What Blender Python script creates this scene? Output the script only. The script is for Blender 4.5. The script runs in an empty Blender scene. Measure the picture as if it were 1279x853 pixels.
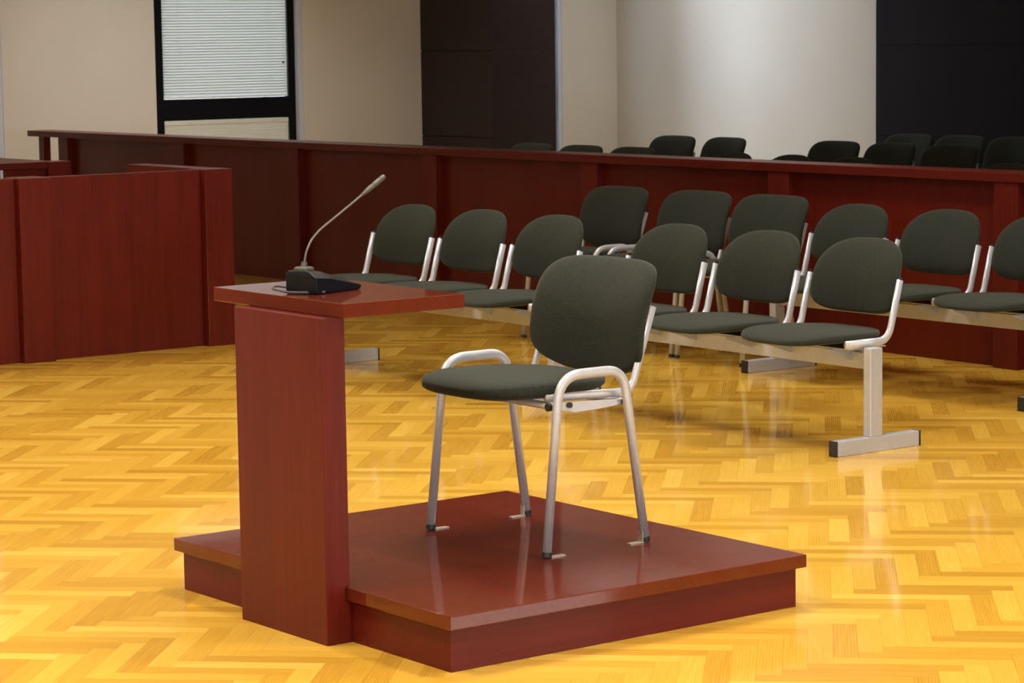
import bpy, bmesh, math, random
from mathutils import Vector, Matrix
random.seed(7)
PI = math.pi
scene = bpy.context.scene
COL = scene.collection

# ---------------------------------------------------------------- node helpers
def new_mat(name):
    m = bpy.data.materials.new(name); m.use_nodes = True
    nt = m.node_tree; nt.nodes.clear()
    out = nt.nodes.new('ShaderNodeOutputMaterial')
    b = nt.nodes.new('ShaderNodeBsdfPrincipled')
    nt.links.new(b.outputs[0], out.inputs[0])
    return m, nt, b, out

class G:
    """small node-graph writer"""
    def __init__(s, nt): s.nt = nt
    def n(s, typ, **kw):
        x = s.nt.nodes.new(typ)
        for k, v in kw.items(): setattr(x, k, v)
        return x
    def put(s, inp, v):
        if hasattr(v, 'is_linked') or isinstance(v, bpy.types.NodeSocket): s.nt.links.new(v, inp)
        else: inp.default_value = v
    def m(s, op, a, b=None, c=None):
        x = s.n('ShaderNodeMath', operation=op)
        s.put(x.inputs[0], a)
        if b is not None: s.put(x.inputs[1], b)
        if c is not None: s.put(x.inputs[2], c)
        return x.outputs[0]
    def xyz(s, a, b, c):
        x = s.n('ShaderNodeCombineXYZ')
        for i, v in enumerate((a, b, c)): s.put(x.inputs[i], v)
        return x.outputs[0]
    def sep(s, v):
        x = s.n('ShaderNodeSeparateXYZ'); s.put(x.inputs[0], v); return x.outputs
    def obj(s): return s.n('ShaderNodeTexCoord').outputs['Object']
    def mapping(s, v, scale=(1, 1, 1), rot=(0, 0, 0), loc=(0, 0, 0)):
        x = s.n('ShaderNodeMapping'); s.put(x.inputs['Vector'], v)
        x.inputs['Scale'].default_value = scale; x.inputs['Rotation'].default_value = rot
        x.inputs['Location'].default_value = loc
        return x.outputs[0]
    def noise(s, v, scale=5, detail=3, rough=.5):
        x = s.n('ShaderNodeTexNoise'); s.put(x.inputs['Vector'], v)
        x.inputs['Scale'].default_value = scale; x.inputs['Detail'].default_value = detail
        x.inputs['Roughness'].default_value = rough
        return x.outputs[0]
    def ramp(s, f, stops):
        x = s.n('ShaderNodeValToRGB'); s.put(x.inputs[0], f)
        e = x.color_ramp.elements
        while len(e) < len(stops): e.new(.5)
        for i, (p, c) in enumerate(stops):
            e[i].position = p; e[i].color = (*c, 1)
        return x.outputs[0]
    def mix(s, f, a, b, blend='MIX'):
        x = s.n('ShaderNodeMix', data_type='RGBA', blend_type=blend)
        s.put(x.inputs[0], f)
        s.put(x.inputs[6], a if not isinstance(a, tuple) else (*a, 1))
        s.put(x.inputs[7], b if not isinstance(b, tuple) else (*b, 1))
        return x.outputs[2]
    def bump(s, h, strength=.1, dist=.01):
        x = s.n('ShaderNodeBump'); s.put(x.inputs['Height'], h)
        x.inputs['Strength'].default_value = strength; x.inputs['Distance'].default_value = dist
        return x.outputs[0]

def simple(name, col, rough=.5, metal=0., noise=0., nscale=20, coat=0., spec=.5):
    m, nt, b, out = new_mat(name); g = G(nt)
    b.inputs['Roughness'].default_value = rough; b.inputs['Metallic'].default_value = metal
    b.inputs['Specular IOR Level'].default_value = spec
    b.inputs['Coat Weight'].default_value = coat
    f = g.noise(g.obj(), nscale, 3)
    d = tuple(c*(1-noise) for c in col); h = tuple(min(1, c*(1+noise)) for c in col)
    nt.links.new(g.ramp(f, [(.3, d), (.7, h)]), b.inputs['Base Color'])
    return m

def wood(name, dark, light, axis, rough=.38, coat=.06, spec=.2):
    """stained veneer; grain runs along the given axis"""
    m, nt, b, out = new_mat(name); g = G(nt)
    sc = [46, 46, 46]; sc['xyz'.index(axis)] = 1.6
    o = g.obj()
    f1 = g.noise(g.mapping(o, scale=tuple(sc)), 1.6, 5, .62)
    sc2 = [9, 9, 9]; sc2['xyz'.index(axis)] = .7
    f2 = g.noise(g.mapping(o, scale=tuple(sc2), loc=(3, 7, 1)), 1.0, 3, .5)
    f = g.m('ADD', g.m('MULTIPLY', f1, .6), g.m('MULTIPLY', f2, .4))
    nt.links.new(g.ramp(f, [(.3, dark), (.7, light)]), b.inputs['Base Color'])
    b.inputs['Roughness'].default_value = rough
    b.inputs['Specular IOR Level'].default_value = spec
    b.inputs['Coat Weight'].default_value = coat; b.inputs['Coat Roughness'].default_value = .05
    nt.links.new(g.bump(f1, .012 if coat > .3 else .05, .002), b.inputs['Normal'])
    if coat > .3:      # handled, slightly scuffed lacquer
        sc = g.ramp(g.noise(g.mapping(o, scale=(2.5, 2.5, 2.5)), 3, 6, .65), [(.45, (rough, rough, rough)), (.75, (rough+.06, rough+.06, rough+.06))])
        nt.links.new(sc, b.inputs['Roughness'])
    return m

MD, ML = (.072, .0056, .0034), (.130, .0125, .0060)
M = {}
M['wood_z'] = wood('mahogany veneer upright grain', MD, ML, 'z')
M['wood_x'] = wood('mahogany veneer lengthwise grain', MD, ML, 'x')
M['wood_y'] = wood('mahogany veneer crosswise grain', MD, ML, 'y')
M['wood_top'] = wood('mahogany top lacquer', (.084, .0090, .0038), (.134, .0180, .0070), 'y', .34, .8, .05)
M['panel'] = wood('dark wall veneer', (.014, .0055, .0065), (.024, .008, .009), 'y', .45, 0., .4)
M['panel_side'] = wood('dark matt wall veneer', (.008, .0045, .006), (.013, .006, .008), 'y', .7, 0., .08)
M['metal'] = simple('silver grey powder coat', (.50, .53, .59), .34, .35, .04, 40)
M['steel'] = simple('zinc bracket', (.55, .52, .42), .4, .8, .1, 60)
M['black'] = simple('black plastic', (.012, .013, .015), .45, 0, .1, 50)
M['mic'] = simple('blue black plastic', (.005, .0068, .0115), .34, 0, .12, 80, 0., .25)
M['neck'] = simple('grey gooseneck metal', (.13, .125, .12), .42, .4, .05, 80)
M['mic_head'] = simple('bronze grey grille', (.085, .08, .064), .5, .2, .15, 300)
M['holder'] = simple('dark grey metal holder', (.085, .09, .085), .38, .4, .1, 50)
M['cable'] = simple('grey cable', (.06, .06, .065), .5, 0, .08, 60)
M['frame'] = simple('black aluminium window frame', (.004, .005, .009), .55, 0, .1, 20, 0., .15)
M['white'] = simple('white painted metal', (.80, .81, .82), .4, 0, .02, 30)
M['ceil'] = simple('white ceiling paint', (.72, .70, .66), .9, 0, .02, 8)
M['reveal'] = simple('pale window reveal', (.60, .66, .80), .4, 0, .02, 30)  # white reveal, the blue of daylight mixed into its colour
M['lawn'] = simple('lawn', (.16, .26, .08), .9, 0, .3, 3)

# cream wall paint, faint roller texture
m, nt, b, out = new_mat('cream wall paint'); g = G(nt); o = g.obj()
nt.links.new(g.ramp(g.noise(o, 1.3, 3), [(.3, (.67, .645, .60)), (.7, (.71, .685, .64))]), b.inputs['Base Color'])
b.inputs['Roughness'].default_value = .75
nt.links.new(g.bump(g.noise(o, 120, 2), .06, .003), b.inputs['Normal'])
M['wall'] = m

# upholstery: fine woven olive charcoal cloth
m, nt, b, out = new_mat('olive charcoal upholstery'); g = G(nt); o = g.obj()
w = g.noise(g.mapping(o, scale=(1, 1, 1)), 210, 3, .75)
w2 = g.noise(o, 7, 3)
c = g.ramp(w, [(.3, (.0070, .0105, .0100)), (.7, (.0335, .0385, .0285))])
c = g.mix(g.m('MULTIPLY', w2, .35), c, (.0175, .0220, .0185))
nt.links.new(c, b.inputs['Base Color'])
b.inputs['Roughness'].default_value = .92; b.inputs['Specular IOR Level'].default_value = .15
b.inputs['Sheen Weight'].default_value = .13; b.inputs['Sheen Roughness'].default_value = .5
b.inputs['Sheen Tint'].default_value = (.72, .72, .58, 1)
nt.links.new(g.bump(w, .35, .0015), b.inputs['Normal'])
M['fabric'] = m

# window glass
m, nt, b, out = new_mat('window glass'); nt.nodes.remove(b); g = G(nt)
t = g.n('ShaderNodeBsdfTransparent'); gl = g.n('ShaderNodeBsdfGlossy'); gl.inputs['Roughness'].default_value = .02
fr = g.n('ShaderNodeFresnel'); fr.inputs[0].default_value = 1.45
mx = g.n('ShaderNodeMixShader')
nt.links.new(fr.outputs[0], mx.inputs[0]); nt.links.new(t.outputs[0], mx.inputs[1]); nt.links.new(gl.outputs[0], mx.inputs[2])
nt.links.new(mx.outputs[0], out.inputs[0]); M['glass'] = m

# blind slats: white, a little daylight comes through
def slat(name, col, tcol, share):
    m, nt, b, out = new_mat(name); g = G(nt)
    b.inputs['Base Color'].default_value = col; b.inputs['Roughness'].default_value = .5
    tr = g.n('ShaderNodeBsdfTranslucent'); tr.inputs['Color'].default_value = tcol
    mx = g.n('ShaderNodeMixShader'); mx.inputs[0].default_value = share
    nt.links.new(b.outputs[0], mx.inputs[1]); nt.links.new(tr.outputs[0], mx.inputs[2]); nt.links.new(mx.outputs[0], out.inputs[0])
    return m
M['slat'] = slat('white blind slat', (.78, .78, .80, 1), (.66, .64, .655, 1), .78)
M['slat_cream'] = slat('cream white blind slat', (.84, .81, .72, 1), (.50, .47, .42, 1), .35)

# herringbone oak parquet, lacquered
def parquet():
    m, nt, b, out = new_mat('oak herringbone parquet'); g = G(nt)
    W, N = .066, 6
    v = g.mapping(g.obj(), rot=(0, 0, math.radians(43.5)), scale=(1/W, 1/W, 1/W), loc=(.3, .2, 0))
    x, y, _ = g.sep(v)
    fx, fy = g.m('FLOOR', x), g.m('FLOOR', y)
    a = g.m('SUBTRACT', fx, fy)
    k = g.m('FLOOR', g.m('DIVIDE', a, 2*N))
    mm = g.m('SUBTRACT', a, g.m('MULTIPLY', k, 2*N))
    hz = g.m('LESS_THAN', mm, N - .5)
    k12 = g.m('MULTIPLY', k, 2*N)
    al_h = g.m('SUBTRACT', g.m('SUBTRACT', x, fy), k12)
    al_v = g.m('SUBTRACT', y, g.m('SUBTRACT', g.m('SUBTRACT', fx, k12), 2*N - 1))
    ac_h, ac_v = g.m('FRACT', y), g.m('FRACT', x)
    def sel(p, q): return g.m('ADD', g.m('MULTIPLY', hz, p), g.m('MULTIPLY', g.m('SUBTRACT', 1, hz), q))
    al, ac = sel(al_h, al_v), sel(ac_h, ac_v)
    pid = g.xyz(sel(fy, fx), k, hz)
    wn = g.n('ShaderNodeTexWhiteNoise', noise_dimensions='3D'); nt.links.new(pid, wn.inputs['Vector'])
    rnd = wn.outputs['Value']
    seed = g.m('MULTIPLY', rnd, 61.)
    gv = g.xyz(g.m('ADD', g.m('MULTIPLY', al, .16), seed), g.m('ADD', g.m('MULTIPLY', ac, 2.2), g.m('MULTIPLY', rnd, 17.)), seed)
    grain = g.noise(gv, 2.6, 5, .6)
    wv = g.n('ShaderNodeTexWave', wave_type='BANDS', bands_direction='Y')
    nt.links.new(gv, wv.inputs['Vector']); wv.inputs['Scale'].default_value = 1.1; wv.inputs['Distortion'].default_value = 5
    wv.inputs['Detail'].default_value = 2; wv.inputs['Detail Scale'].default_value = .7
    tone = g.m('ADD', g.m('MULTIPLY', rnd, .50), g.m('ADD', g.m('MULTIPLY', grain, .38), g.m('MULTIPLY', wv.outputs['Fac'], .12)))
    c = g.ramp(tone, [(.12, (.42, .205, .018)), (.42, (.585, .325, .036)), (.68, (.685, .405, .052)), (.95, (.81, .55, .115))])
    # seams
    e1 = g.m('MINIMUM', ac, g.m('SUBTRACT', 1, ac))
    e2 = g.m('MINIMUM', al, g.m('SUBTRACT', N, al))
    e = g.m('MINIMUM', e1, e2)
    seam = g.m('LESS_THAN', e, .012)
    c = g.mix(g.m('MULTIPLY', seam, .26), c, (.20, .075, .014))
    nt.links.new(c, b.inputs['Base Color'])
    ro = g.m('ADD', .07, g.m('MULTIPLY', g.noise(g.obj(), 3, 3), .07))
    nt.links.new(ro, b.inputs['Roughness'])
    b.inputs['Specular IOR Level'].default_value = .42
    hgt = g.m('ADD', g.m('MULTIPLY', rnd, .25), g.m('SUBTRACT', g.m('MULTIPLY', grain, .2), seam))
    nt.links.new(g.bump(hgt, .06, .002), b.inputs['Normal'])
    return m
M['parquet'] = parquet()

# ---------------------------------------------------------------- mesh helpers
def link(name, bm, mat, parent=None, smooth=False, loc=None):
    me = bpy.data.meshes.new(name); bm.normal_update(); bm.to_mesh(me); bm.free()
    me.materials.append(M[mat])
    if smooth:
        for p in me.polygons: p.use_smooth = True
    o = bpy.data.objects.new(name, me); COL.objects.link(o)
    if parent: o.parent = parent
    if loc: o.location = loc
    return o

def box(bm, x0, x1, y0, y1, z0, z1, bev=0.):
    vs = [bm.verts.new((x, y, z)) for x in (x0, x1) for y in (y0, y1) for z in (z0, z1)]
    q = [(0, 1, 3, 2), (4, 6, 7, 5), (0, 4, 5, 1), (2, 3, 7, 6), (0, 2, 6, 4), (1, 5, 7, 3)]
    fs = [bm.faces.new([vs[i] for i in f]) for f in q]
    if bev:
        es = {e for f in fs for e in f.edges}
        bmesh.ops.bevel(bm, geom=list(es), offset=bev, segments=2, affect='EDGES', profile=.5)

def bx(*a, bev=0.):
    bm = bmesh.new(); box(bm, *a, bev=bev); return bm

def prism(bm, pts, axis, a, c, bev=0.):
    """extrude a 2-D polygon along an axis ('x','y','z')"""
    def P(p, t):
        return {'x': (t, p[0], p[1]), 'y': (p[0], t, p[1]), 'z': (p[0], p[1], t)}[axis]
    A = [bm.verts.new(P(p, a)) for p in pts]; B = [bm.verts.new(P(p, c)) for p in pts]
    n = len(pts); fs = [bm.faces.new(A), bm.faces.new(B[::-1])]
    for i in range(n): fs.append(bm.faces.new((A[i], B[i], B[(i+1) % n], A[(i+1) % n])))
    bmesh.ops.recalc_face_normals(bm, faces=fs)
    if bev:
        es = {e for f in fs for e in f.edges}
        bmesh.ops.bevel(bm, geom=list(es), offset=bev, segments=2, affect='EDGES', profile=.5)

def fillet(pts, rad, n=7):
    """round the inner corners of a polyline"""
    P = [Vector(p) for p in pts]; out = [P[0]]
    for i in range(1, len(P)-1):
        r = rad[i-1] if isinstance(rad, (list, tuple)) else rad
        a, b_ = (P[i-1]-P[i]), (P[i+1]-P[i]); la, lb = a.length, b_.length
        a.normalize(); b_.normalize()
        th = a.angle(b_); d = min(r/math.tan(th/2), la*.49, lb*.49)
        p0, p2 = P[i]+a*d, P[i]+b_*d
        for k in range(n+1):
            t = k/n; out.append(p0*(1-t)**2 + P[i]*2*t*(1-t) + p2*t*t)
    out.append(P[-1]); return out

def sweep(bm, pts, ra, rb=None, side=None, seg=12, taper=None):
    """tube along pts; side = fixed out-of-plane direction for flat oval sections"""
    rb = rb or ra; P = [Vector(p) for p in pts]; rings = []
    prev = None
    for i, p in enumerate(P):
        t = (P[min(i+1, len(P)-1)]-P[max(i-1, 0)]).normalized()
        if side is not None: s = Vector(side)
        else:
            s = prev if prev else (Vector((0, 0, 1)) if abs(t.z) < .9 else Vector((1, 0, 0)))
        s = (s - t*s.dot(t)).normalized(); prev = s; n = t.cross(s)
        k = taper[i] if taper else 1.
        rings.append([bm.verts.new(p + n*(ra*k*math.cos(2*PI*j/seg)) + s*(rb*k*math.sin(2*PI*j/seg))) for j in range(seg)])
    fs = []
    for A, B in zip(rings, rings[1:]):
        for j in range(seg): fs.append(bm.faces.new((A[j], A[(j+1) % seg], B[(j+1) % seg], B[j])))
    fs.append(bm.faces.new(rings[0][::-1])); fs.append(bm.faces.new(rings[-1]))
    bmesh.ops.recalc_face_normals(bm, faces=fs)

def disc(bm, c, axis, r, h, seg=16):
    a = Vector(axis).normalized(); c = Vector(c)
    sweep(bm, [c-a*h/2, c+a*h/2], r, seg=seg)

def superell(n_pts, a, b_top, b_bot, nt_, nb_):
    o = []
    for i in range(n_pts):
        th = 2*PI*i/n_pts; c, s = math.cos(th), math.sin(th)
        n = nt_ if s >= 0 else nb_; bb = b_top if s >= 0 else b_bot
        o.append((a*math.copysign(abs(c)**(2/n), c), bb*math.copysign(abs(s)**(2/n), s)))
    return o

def pad(bm, outline, T, deform, k=3.2):
    """pillow-like upholstered pad"""
    ss = [.3, .55, .72, .84, .92, .97, .993]
    def ring(s, sgn):
        h = T/2*(1-s**k)**(1/k)
        return [bm.verts.new(deform(p*s, q*s, sgn*h)) for p, q in outline]
    fr = [ring(s, 1) for s in ss]; rim = [bm.verts.new(deform(p, q, 0)) for p, q in outline]; bk = [ring(s, -1) for s in ss]
    n = len(outline); fs = []
    seq = fr + [rim] + bk[::-1]
    for A, B in zip(seq, seq[1:]):
        for j in range(n): fs.append(bm.faces.new((A[j], A[(j+1) % n], B[(j+1) % n], B[j])))
    cf, cb = bm.verts.new(deform(0, 0, T/2)), bm.verts.new(deform(0, 0, -T/2))
    for j in range(n):
        fs.append(bm.faces.new((cf, fr[0][(j+1) % n], fr[0][j]))); fs.append(bm.faces.new((cb, bk[0][j], bk[0][(j+1) % n])))
    bmesh.ops.recalc_face_normals(bm, faces=fs)

def thing(name, label, cat, loc=(0, 0, 0), rz=0., group=None):
    o = bpy.data.objects.new(name, None); COL.objects.link(o); o.empty_display_size = .1
    o.location = loc; o.rotation_euler = (0, 0, rz); o['label'] = label; o['category'] = cat
    if group: o['group'] = group
    return o

def structure(name, bm, mat, parent=None):
    o = link(name, bm, mat, parent); o['kind'] = 'structure'; return o

def dup(root, loc, rz, label, group=None):
    r = root.copy(); COL.objects.link(r); r.location = loc; r.rotation_euler = (0, 0, rz); r['label'] = label
    if group: r['group'] = group
    elif 'group' in r: del r['group']
    for ch in list(root.children):
        c = ch.copy(); COL.objects.link(c); c.parent = r
        for gch in list(ch.children):
            d = gch.copy(); COL.objects.link(d); d.parent = c
    return r

# ---------------------------------------------------------------- room shell
# axes: x runs along the window wall, y runs along the gallery barrier; metres
U1, V1 = 12.03, 14.0          # side wall, window wall
U0, V0, HC = -8.0, -9.0, 3.6
structure('floor', bx(U0-.2, U1+.3, V0-.2, V1+.35, -.1, 0), 'parquet')
structure('ceiling', bx(U0-.2, U1+.3, V0-.2, V1+.35, HC, HC+.1), 'ceil')
WIN = [(5.668 + 2.852*k - 1.452 + (0), 5.668 + 2.852*k) for k in range(-4, 3)]   # window openings along the wall (left, right)
Z0, Z1 = .10, 3.05
bm = bmesh.new(); e = U0-.2
for a, c in WIN:
    box(bm, e, a, V1, V1+.30, 0, HC); box(bm, a, c, V1, V1+.30, 0, Z0); box(bm, a, c, V1, V1+.30, Z1, HC); e = c
box(bm, e, U1+.3, V1, V1+.30, 0, HC)
structure('wall_back', bm, 'wall')
structure('wall_right', bx(U1, U1+.3, V0-.2, V1, 0, HC), 'wall')
structure('wall_front', bx(U0-.2, U1, V0-.2, V0, 0, HC), 'wall')
structure('wall_left', bx(U0-.2, U0, V0, V1, 0, HC), 'wall')
structure('ground_outside', bx(-40, 60, 15.5, 70, -.7, -.6), 'lawn')

# dark veneer cladding: pillar against the window wall, panelling on the side wall
def clad(bm, x0, x1, y0, y1, z0, z1, joints, inset=.004):
    zs = [z0] + [j for j in joints] + [z1]
    for i, (p, q) in enumerate(zip(zs, zs[1:])):
        box(bm, x0, x1, y0, y1, p + (.004 if i else 0), q - (.004 if q < z1 else 0), bev=.002)
    box(bm, x0+inset, x1-inset/8, y0+inset/5, y1-inset/5, z0, z1)
bm = bmesh.new(); clad(bm, 9.768, 10.470, 12.945, V1-.001, .0, HC-.001, (.752, 1.504, 2.256, 3.008), .014); structure('wall_pillar', bm, 'panel')
bm = bmesh.new()
for k in range(8):
    y1 = 10.515 - k*2.2
    clad(bm, U1-.045, U1-.001, max(y1-2.196, V0), y1, 0, HC-.001, (.752, 1.504, 2.256, 3.008))
structure('wall_panelling', bm, 'panel_side')

# windows
def window(i, a, c):
    yf = V1+.055
    fr = bmesh.new(); zb0, zb1 = .955, 1.135
    box(fr, a+.002, a+.104, yf, yf+.07, Z0+.002, Z1-.002, .003); box(fr, c-.115, c-.045, yf, yf+.07, Z0+.002, Z1-.002, .003)
    box(fr, a+.104, c-.115, yf, yf+.07, zb0, zb1, .003); box(fr, a+.104, c-.115, yf, yf+.07, Z1-.07, Z1-.002, .003)
    box(fr, a+.104, c-.115, yf, yf+.07, Z0+.002, Z0+.07, .003)
    w = structure('window_%d' % i, fr, 'frame')
    structure('window_reveal', bx(c-.044, c-.001, V1+.002, V1+.16, Z0+.002, Z1-.002, bev=.002), 'reveal', w)
    structure('glass_pane', bx(a+.055, c-.11, yf+.045, yf+.051, Z0+.03, zb0+.02), 'glass', w)
    structure('glass_pane', bx(a+.055, c-.11, yf+.045, yf+.051, zb1-.02, Z1-.03), 'glass', w)
    return yf
def slats_mesh(hw, h, pitch=.0236):
    n = int((h-.045)/pitch)+1; bm = bmesh.new()
    for k in range(n):
        z = .028 + k*pitch
        prof = [(.0034*q/-.0168 - .0068*(1-(q/.0168)**2), q) for q in (-.0168, -.0126, -.0056, .0014, .0084, .0168)]
        A = [bm.verts.new((-hw, p, z+q)) for p, q in prof]; B = [bm.verts.new((hw, p, z+q)) for p, q in prof]
        for i in range(5): bm.faces.new((A[i], B[i], B[i+1], A[i+1]))
    return bm
def blind(a, c, zb, zt, y, label, mat):
    t = thing('venetian_blind', label, 'blind', ((a+c)/2, y, zb), 0, 'venetian blinds in the tall window')
    hw = (c-a)/2-.006
    link('slats', slats_mesh(hw, zt-zb), mat, t)
    link('bottom_rail', bx(-hw, hw, -.011, .011, 0, .014, bev=.002), 'white', t)
    link('head_rail', bx(-hw, hw, -.013, .013, zt-zb-.034, zt-zb, bev=.002), 'white', t)
    for xx in (-hw*.74, hw*.72):
        link('ladder_cord', bx(xx-.003, xx+.003, -.0095, -.009, .01, zt-zb-.02), mat, t)
    if zt < 2:
        for xx in (-.36, .0, .47): link('rail_highlight', bx(xx-.022, xx+.022, -.018, -.0135, zt-zb-.022, zt-zb-.004, bev=.002), 'white', t)  # white blocks stand in for bright highlight dots on the head rail
    else:
        bm = bmesh.new(); disc(bm, (hw*.93, -.02, .29), (0, 1, 0), .008, .02, 10)
        link('cord_pull', bm, 'holder', t)
    return t
for i, (a, c) in enumerate(WIN):
    yf = window(i+1, a, c)
    if i in (2, 3, 4):     # blinds added in neighbouring windows to cut daylight mirrored in the barrier
        structure('blind', slats_mesh((c-a-.19)/2, Z1-1.21), 'slat', bpy.data.objects['window_%d' % (i+1)]).location = ((a+.064+c-.117)/2, V1+.066, 1.138)
        structure('blind', slats_mesh((c-a-.19)/2, .86), 'slat_cream', bpy.data.objects['window_%d' % (i+1)]).location = ((a+.064+c-.117)/2, V1+.066, Z0+.075)
a, c = WIN[5]
blind(a+.100, c-.117, 1.138, Z1-.075, V1+.072, 'white venetian blind lowered in the upper pane of the black window', 'slat')
blind(a+.100, c-.117, Z0+.075, .953, V1+.072, 'short cream white blind under the black crossbar of the window', 'slat_cream')
a, c = WIN[4]

# ---------------------------------------------------------------- gallery barrier
gb = thing('gallery_barrier', 'long waist-high mahogany barrier with flat top rail dividing off the gallery', 'barrier', (5.6, 6, 0))
def gbp(name, mat, x0, x1, y0, y1, z0, z1, bev=.003):
    return link(name, bx(x0-5.6, x1-5.6, y0-6, y1-6, z0, z1, bev=bev), mat, gb)
gbp('top_rail', 'wood_y', 5.592, 5.80, -2.0, 13.44, .898, .943)
ST = [(12.795, 12.945), (11.03, 11.186), (9.516, 9.668), (7.926, 8.08), (6.345, 6.495), (4.752, 4.905), (3.16, 3.312), (1.57, 1.72), (-.02, .13), (-1.61, -1.46)]
for a, c in ST: gbp('stile', 'wood_z', 5.602, 5.72, a, c, 0, .8975)
for (a, c), (a2, c2) in zip(ST, ST[1:]): gbp('panel', 'wood_z', 5.655, 5.70, c2+.0005, a-.0005, 0, .8975, 0)
gbp('end_post', 'wood_z', 5.64, 5.70, 13.26, 13.345, 0, .8975)

# ---------------------------------------------------------------- dock enclosures
e1 = thing('dock_enclosure', 'red mahogany enclosure front with square corner post, nearest the lectern', 'enclosure', (3.43, 6.75, 0))
def ep(t, name, mat, x0, x1, y0, y1, z0, z1, bev=.003):
    ox, oy, _ = t.location
    return link(name, bx(x0-ox, x1-ox, y0-oy, y1-oy, z0, z1, bev=bev), mat, t)
ep(e1, 'post', 'wood_z', 3.268, 3.436, 6.752, 6.93, 0, .943)
ep(e1, 'post', 'wood_z', 2.186, 2.363, 6.752, 6.93, 0, .943)
ep(e1, 'front_panel', 'wood_z', 2.364, 3.267, 6.80, 6.845, 0, .942)
ep(e1, 'front_panel', 'wood_z', .9, 2.185, 6.80, 6.845, 0, .942)
ep(e1, 'side_panel', 'wood_z', 3.335, 3.385, 6.931, 7.64, 0, .905)
ep(e1, 'side_rail', 'wood_y', 3.30, 3.425, 6.931, 7.66, .9055, .943)
e2 = thing('dock_desk', 'farther mahogany desk end with a corner post, beyond the gate gap', 'desk', (3.25, 8.33, 0))
ep(e2, 'post', 'wood_z', 3.165, 3.30, 8.32, 8.46, 0, .943)
ep(e2, 'front_panel', 'wood_z', 2.905, 3.164, 8.36, 8.40, 0, .9045)
ep(e2, 'desk_top', 'wood_y', 1.9, 3.225, 8.461, 9.35, .905, .943)
ep(e2, 'desk_top_edge', 'wood_x', 1.9, 3.164, 8.345, 8.4605, .905, .943)
ep(e2, 'back_leg', 'wood_z', 3.10, 3.16, 9.22, 9.30, 0, .9045)
ep(e2, 'back_leg', 'wood_z', 1.95, 2.01, 9.22, 9.30, 0, .9045)
ep(e2, 'front_leg', 'wood_z', 1.95, 2.01, 8.37, 8.45, 0, .9045)

# ---------------------------------------------------------------- witness platform and lectern
PW, PD, PH, PT = 1.2418, 1.412, .1527, .037
pf = thing('witness_platform', 'low square mahogany platform with overhanging lip standing on the parquet', 'platform', (PW/2, PD/2, 0))
link('top_slab', bx(-PW/2, PW/2, -PD/2, PD/2, PH-PT, PH, bev=.0025), 'wood_top', pf)
link('plinth', bx(-PW/2+.017, PW/2-.017, -PD/2+.027, PD/2-.027, 0, PH-PT-.0002, bev=.0015), 'wood_x', pf)
lt = thing('lectern', 'slim mahogany lectern post with a cantilevered square top beside the platform', 'lectern', (-.03, .70, 0))
bm = bmesh.new()
prism(bm, [(-.034, 0), (.046, 0), (.046, PH-PT-.002), (.0285, PH-PT-.002), (.0285, PH+.001), (.042, PH+.001), (.042, .8855), (-.034, .8855)], 'y', .482-.70, .921-.70, bev=.0015)
link('column', bm, 'wood_z', lt)
link('lectern_top', bx(-.019+.03, .379+.03, .439-.70, 1.108-.70, .886, .9247, bev=.002), 'wood_top', lt)

# microphone on the lectern
ang = math.radians(16.5)
mc = thing('desk_microphone', 'black wedge-based gooseneck microphone standing on the lectern top', 'microphone', (.062, .691, .925), ang)
bm = bmesh.new()
rings = [[(.004, .002, 0), (.060, .002, 0), (.184, .002, 0), (.184, .110, 0), (.060, .110, 0), (.004, .110, 0)],
         [(0, 0, .006), (.060, 0, .006), (.190, 0, .006), (.190, .112, .006), (.060, .112, .006), (0, .112, .006)],
         [(0, 0, .046), (.060, 0, .041), (.191, 0, .013), (.191, .112, .013), (.060, .112, .050), (0, .112, .055)],
         [(.004, .032, .063), (.052, .032, .060), (.176, .026, .0225), (.176, .100, .0225), (.052, .106, .060), (.004, .106, .063)]]
V = [[bm.verts.new(p) for p in rg] for rg in rings]
fs = [bm.faces.new(V[0][::-1]), bm.faces.new((V[3][0], V[3][1], V[3][4], V[3][5])), bm.faces.new((V[3][1], V[3][2], V[3][3], V[3][4]))]
for P, Q in zip(V, V[1:]):
    for i in range(6): fs.append(bm.faces.new((P[i], P[(i+1) % 6], Q[(i+1) % 6], Q[i])))
bmesh.ops.recalc_face_normals(bm, faces=fs)
bmesh.ops.bevel(bm, geom=list({e for f in fs for e in f.edges}), offset=.0015, segments=2, affect='EDGES', profile=.5)
link('base', bm, 'mic', mc)
bm = bmesh.new()
for k in range(3):
    sx = .086 + k*.026; z = .061 - (sx-.046)*.2885
    prism(bm, [(sx, z-.002), (sx+.016, z-.002-.016*.2885), (sx+.016, z+.0025-.016*.2885), (sx, z+.0025)], 'y', .040, .058)
    prism(bm, [(sx, z-.002), (sx+.016, z-.002-.016*.2885), (sx+.016, z+.0025-.016*.2885), (sx, z+.0025)], 'y', .070, .098)
link('button', bm, 'black', mc)
bm = bmesh.new(); box(bm, .008, .048, .046, .092, .048, .073, bev=.006); sweep(bm, [(.033, .074, .068), (.0362, .074, .086)], .011, side=(0, 1, 0), taper=[1, .7])
link('neck_holder', bm, 'holder', mc)
gp = [(.034, .074, .066), (.0365, .074, .083), (.0394, .074, .0949), (.0451, .074, .1126), (.0657, .074, .1433), (.1012, .074, .1676), (.1227, .074, .178), (.1727, .074, .201), (.2453, .074, .2345), (.296, .074, .2585)]
bm = bmesh.new(); sweep(bm, fillet(gp, .12, 4), .0030, side=(0, 1, 0), seg=10); link('gooseneck', bm, 'neck', mc)
d = Vector((.09, 0, .0425)).normalized(); p = Vector((.288, .074, .2546))
bm = bmesh.new()
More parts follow.
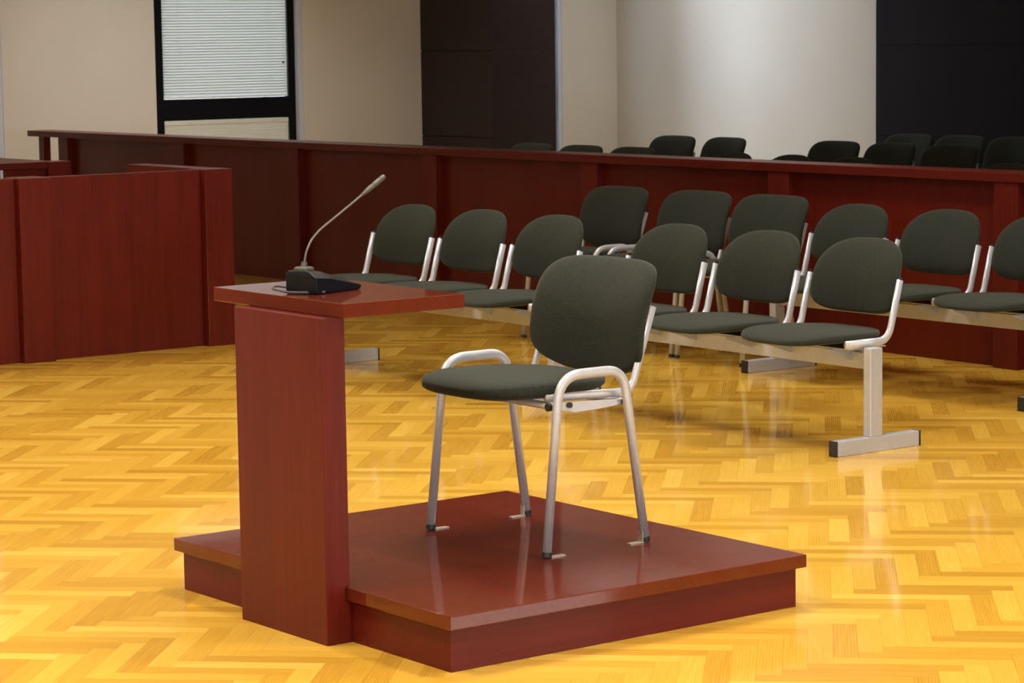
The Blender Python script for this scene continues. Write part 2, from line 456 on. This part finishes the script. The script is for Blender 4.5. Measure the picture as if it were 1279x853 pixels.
L = [0, .012, .03, .05, .054, .056, .062, .064, .066, .092, .094, .100, .112, .118, .121]
L = [l*.95 for l in L]
R = [.0036, .0052, .0070, .0080, .0080, .0066, .0066, .0080, .0082, .0082, .0070, .0082, .0082, .0070, .003]
sweep(bm, [p+d*l for l in L], 1., side=(0, 1, 0), seg=16, taper=R); link('microphone_head', bm, 'mic_head', mc)
bm = bmesh.new()
cp = fillet([(.02, .112, .012), (.0, .150, .020), (-.030, .140, .014), (-.022, .085, .005), (.004, .030, .005), (.03, -.004, .006)], .05, 8)
sweep(bm, cp, .0036, seg=8); link('cable', bm, 'cable', mc)

# ---------------------------------------------------------------- upholstery shapes
def back_pad(x0, z0, H, tilt, hw, nt_, nb_, T=.052, curve=.018, top_share=.5, narrow=0., sag=0., bulge=.03):
    """back rest whose lower edge centre is at (x0, z0); leans back by tilt"""
    bm = bmesh.new(); ct, st = math.cos(tilt), math.sin(tilt)
    out = superell(72, hw, H*top_share, H*(1-top_share), nt_, nb_)
    def df(p, q, t):
        q -= sag*(1-(p/hw)**2)*max(0., min(1., .5-q/H*1.2))
        n = -t; h = q + H*(1-top_share)
        x = x0 + h*st + n*ct - curve*(p/hw)**2 + bulge*((q/H)*2)**2
        return Vector((x, p, z0 + h*ct - n*st))
    pad(bm, out, T, df); return bm
def seat_pad(xf, xr, z, hw, T=.058, droop=.030, n=4.2):
    bm = bmesh.new(); hd = (xr-xf)/2; cx = (xf+xr)/2
    out = superell(72, hd, hw, hw, n, n)
    def df(p, q, t):
        u = (p+hd)/(2*hd)
        zz = z + t*(1-.35*max(0, u-.45)/.55)
        if u < .35: zz -= droop*((.35-u)/.35)**2
        if u > .8: zz += .010*((u-.8)/.2)**2
        zz += .008*(q/hw)**2*(1 if t > 0 else 0)
        q2 = q*(1-.06*max(0, u-.5)*2)
        return Vector((cx+p, q2, zz))
    pad(bm, out, T, df, 2.8); return bm

# ---------------------------------------------------------------- stacking armchair / side chair
def make_chair(name, label, arms=True, brackets=False):
    t = thing(name, label, 'chair')
    link('seat', seat_pad(-.308, .160, .467, .245, .068, .006, 3.3), 'fabric', t, True)
    link('backrest', back_pad(.200, .513, .305, math.radians(14.5), .265, 4.6, 6.5, curve=.032, top_share=.55, sag=.054, bulge=.030), 'fabric', t, True)
    wy = .284 if arms else .244
    for s in (-1, 1):
        if arms:
            bm = bmesh.new()
            pth = fillet([(-.182, s*wy, .004), (-.124, s*(wy-.004), .513), (.108, s*(wy-.004), .513), (.182, s*wy, .004)], [.085, .075], 9)
            sweep(bm, pth, .0150, .0105, (0, 1, 0), 14); link('arm_frame', bm, 'metal', t, True)
        else:
            bm = bmesh.new(); pth = fillet([(-.182, s*wy, .004), (-.135, s*(wy-.006), .428), (.115, s*(wy-.006), .428), (.182, s*wy, .004)], [.03, .03], 6)
            sweep(bm, pth, .0150, .0105, (0, 1, 0), 14); link('leg_frame', bm, 'metal', t, True)
        # seat rail bending up into the back upright
        bm = bmesh.new(); pth = fillet([(-.142, s*.236, .4490), (.172, s*.236, .4380), (.258, s*.236, .680)], .055, 9)
        sweep(bm, pth, .0125, .0075, (0, 1, 0), 12); link('back_upright', bm, 'metal', t, True)
        for fx in (-.1815, .1815):
            bm = bmesh.new(); sweep(bm, [(fx, s*wy, .0022), (fx*.99, s*wy, .016)], .0162, .0118, (0, 1, 0), 14)
            link('foot_cap', bm, 'black', t)
        if arms:
            bm = bmesh.new(); prism(bm, [(-.122, .416), (-.122, .434), (.138, .4235), (.138, .412), (.03, .404), (-.06, .402)], 'y', s*.262-.004, s*.262+.004, bev=.001)
            link('side_plate', bm, 'metal', t)
            bm = bmesh.new(); sweep(bm, [(-.082, s*.267, .426), (-.082, s*.275, .426)], .0085); link('bolt_cap', bm, 'black', t); bm = bmesh.new()
            sweep(bm, [(.118, s*.267, .418), (.118, s*.278, .418)], .0085); link('bolt_cap', bm, 'black', t); bm = bmesh.new()
            sweep(bm, [(-.150, s*.254, .424), (-.138, s*.254, .424)], .012)
            link('bolt_cap', bm, 'black', t)
    for fx, z in ((-.128, .424), (.125, .415)):
        bm = bmesh.new(); sweep(bm, [(fx, -.262, z), (fx, .262, z)], .011); link('cross_tube', bm, 'metal', t, True)
    if brackets:
        for fx in (-.182, .182):
            for s in (-1, 1):
                sg = 1 if fx < 0 else -1
                bm = bmesh.new(); x0, x1 = sorted((fx+sg*.012, fx+sg*.062))
                y0 = s*wy
                box(bm, x0, x1, y0-.009, y0+.009, .0002, .003)
                xa = fx + sg*.0165
                if fx > 0: box(bm, xa-.0012, xa+.0012, y0-.009, y0+.009, .0002, .034)
                link('fixing_bracket', bm, 'steel', t)
    return t

GA = 'armchairs set against the barrier behind the bench seats'
main = make_chair('witness_chair', 'dark olive padded armchair with silver legs screwed to the platform', True, True)
main.location = (.835, .727, PH+.0003)
arm0 = make_chair('armchair', 'olive armchair with silver arms against the barrier, leftmost of three upright chairs', True)
arm0.location = (4.91, 5.62, 0); arm0.rotation_euler = (0, 0, math.radians(-1)); arm0['group'] = GA
dup(arm0, (4.925, 4.975, 0), math.radians(0), 'olive armchair against the barrier, middle of three, half hidden by a bench seat', GA)
side0 = make_chair('side_chair', 'olive chair without armrests against the barrier, between armchair and bench', False)
side0.location = (4.925, 4.405, 0); side0.rotation_euler = (0, 0, 0); side0['group'] = GA

GG = 'gallery chairs behind the barrier'
for i, (x, y, rz, lab) in enumerate([
    (8.16, 10.62, 0, 'dark chair top behind the barrier in front of the brown pillar'),
    (8.16, 10.015, 0, 'dark chair top behind the barrier, first beside the pillar against cream wall'),
    (8.16, 9.41, 0, 'dark low chair top behind the barrier, just left of two taller chair backs')]):
    dup(arm0, (x, y, 0), math.radians(rz), lab, GG)
for x, y, rz, lab in [
    (9.75, 10.80, 2, 'dark gallery chair back, left one of two tall backs against the pale wall'),
    (9.75, 10.20, -4, 'dark gallery chair back, right one of two tall backs against the pale wall'),
    (9.75, 8.945, 0, 'dark gallery chair back standing alone against pale wall beside the dark panelling'),
    (9.75, 8.375, -3, 'dark gallery chair back across the edge between pale wall and dark panelling'),
    (9.75, 7.755, 1, 'dark gallery chair back before the panelling, second from the pale wall edge'),
    (11.02, 9.42, 0, 'chair top in the last gallery row by the panelling, nearest the pale wall'),
    (11.02, 8.87, 0, 'chair top in the last gallery row by the panelling, middle of three'),
    (11.02, 8.31, 0, 'chair top in the last gallery row by the panelling, farthest from the pale wall')]:
    dup(side0, (x, y, 0), math.radians(rz), lab, GG)

# ---------------------------------------------------------------- beam benches
def make_bench(label, seats=(-.585, 0, .585), posts=(-.878, .878)):
    t = thing('beam_bench', label, 'bench')
    link('beam', bx(-.005, .040, posts[0]+.01, posts[-1]-.01, .316, .380, bev=.003), 'metal', t)
    for py in posts:
        lg = link('leg', bx(-.045, .020, py-.020, py+.020, .060, .405, bev=.003), 'metal', t)
        link('foot', bx(-.219, .221, py-.021, py+.021, .0, .060, bev=.003), 'metal', lg)
        bm = bmesh.new(); box(bm, -.228, -.2195, py-.022, py+.022, .0, .061, .002); link('end_cap', bm, 'black', lg)
        bm = bmesh.new(); box(bm, .2215, .230, py-.022, py+.022, .0, .061, .002)
        link('end_cap', bm, 'black', lg)
    for c in seats:
        link('seat', seat_pad(-.298, .178, .440, .254, .048, .014, 3.0), 'fabric', t, True, (0, c, 0))
        link('backrest', back_pad(.176, .506, .302, math.radians(13.5), .240, 2.8, 3.8, .048, curve=.028, top_share=.62, bulge=.025), 'fabric', t, True, (0, c, 0))
        for s in (-1, 1):
            bm = bmesh.new()
            pth = fillet([(-.118, c+s*.252, .4185), (.114, c+s*.252, .4185), (.1788, c+s*.252, .652)], .075, 9)
            sweep(bm, pth, .0165, .0085, (0, 1, 0), 14); link('seat_bracket', bm, 'metal', t, True)
            bm = bmesh.new(); e = Vector((.1788, c+s*.252, .652)); dd = Vector((.0648, 0, .2335)).normalized()
            sweep(bm, [e, e+dd*.012], .0095, .005, (0, 1, 0), 10); link('bracket_cap', bm, 'black', t)
        bm = bmesh.new(); prism(bm, [(-.15, .3975), (-.15, .392), (-.005, .345), (.055, .345), (.055, .3975)], 'y', c-.175, c-.171)
        prism(bm, [(-.15, .3975), (-.15, .392), (-.005, .345), (.055, .345), (.055, .3975)], 'y', c+.171, c+.175)
        box(bm, -.10, .10, c-.252, c+.252, .398, .402)
        link('seat_carrier', bm, 'metal', t)
    return t
b1 = make_bench('long olive six-seat bench on a silver beam, standing in the open behind the lectern',
                (-1.582, -1.002, -.424, .428, 1.008, 1.586), (-1.878, .12, 1.905))
b1.location = (3.378, 3.752, 0)
b0 = make_bench('three-seat olive bench on a silver beam, right up against the barrier')
b0.location = (4.817, 3.095, 0)
dup(b0, (8.16, 7.72, 0), 0, 'bench with three low rounded backs just showing over the gallery barrier', GG)
dup(b0, (8.16, 5.20, 0), 0, 'bench behind the barrier with one rounded back showing before the dark panelling', GG)

# ---------------------------------------------------------------- light
def area(name, loc, size, size_y, power, col, rot=(0, 0, 0)):
    l = bpy.data.lights.new(name, 'AREA'); l.shape = 'RECTANGLE'; l.size = size; l.size_y = size_y
    l.energy = power; l.color = col
    o = bpy.data.objects.new(name, l); COL.objects.link(o); o.location = loc; o.rotation_euler = rot
    return o
WARM = (1.0, .965, .91)
def lamp(x, y, p, spread=125):
    o = area('ceiling_lamp', (x, y, HC-.02), .6, 1.2, p, WARM); o.data.spread = math.radians(spread)
for x in (-4.4, -1.4, 1.6):
    for y in (-4.6, -1.6, 1.4): lamp(x, y, 58)
    lamp(x, 4.4, 52)
lamp(4.3, 1.0, 40); lamp(4.3, 4.2, 34); lamp(1.6, 8.0, 40); lamp(-1.4, 8.0, 40)
lamp(6.6, 11.9, 50); lamp(11.0, 12.2, 18)  # wash lamps added behind the barrier to brighten the walls there
# tall windows in the wall behind the camera
for x in (-5, -1, 3, 7):
    area('front_window_daylight', (x, V0+.03, 1.9), 1.6, 2.2, 100, (.93, .96, 1.0), (PI/2, 0, 0))
# daylight through the tall window next to the pillar
area('gallery_window_daylight', (10.65, V1+.25, 1.6), 1.35, 2.7, 150, (.70, .83, 1.0), (-PI/2, 0, 0))

w = bpy.data.worlds.new('daylight'); scene.world = w; w.use_nodes = True
bg = w.node_tree.nodes['Background']; bg.inputs[0].default_value = (.85, .925, 1.0, 1); bg.inputs[1].default_value = 3.6

# ---------------------------------------------------------------- camera
yaw, pitch, roll = math.radians(53.0376), math.radians(6.6161), math.radians(-.8151)
F = Vector((math.cos(yaw)*math.cos(pitch), math.sin(yaw)*math.cos(pitch), -math.sin(pitch)))
r = Vector((math.sin(yaw), -math.cos(yaw), 0)); up = r.cross(F)
c_, s_ = math.cos(roll), math.sin(roll)
R_ = c_*r + s_*up; U_ = -s_*r + c_*up
cam = bpy.data.cameras.new('camera'); co = bpy.data.objects.new('camera', cam); COL.objects.link(co)
mt = Matrix((R_, U_, -F)).transposed().to_4x4(); mt.translation = Vector((-3.81845, -5.35075, 1.62))
co.matrix_world = mt
cam.sensor_width = 36; cam.lens = 36*3282.15/1279; cam.clip_end = 300
cam.dof.use_dof = True; cam.dof.focus_distance = 7.7; cam.dof.aperture_fstop = 22
scene.camera = co

scene.view_settings.view_transform = 'Standard'; scene.view_settings.look = 'None'
scene.view_settings.gamma = 1; scene.view_settings.use_curve_mapping = False
scene.view_settings.exposure = 0.0
scene.cycles.use_denoising = True
scene.cycles.max_bounces = 8; scene.cycles.diffuse_bounces = 3
scene.cycles.sample_clamp_indirect = 8
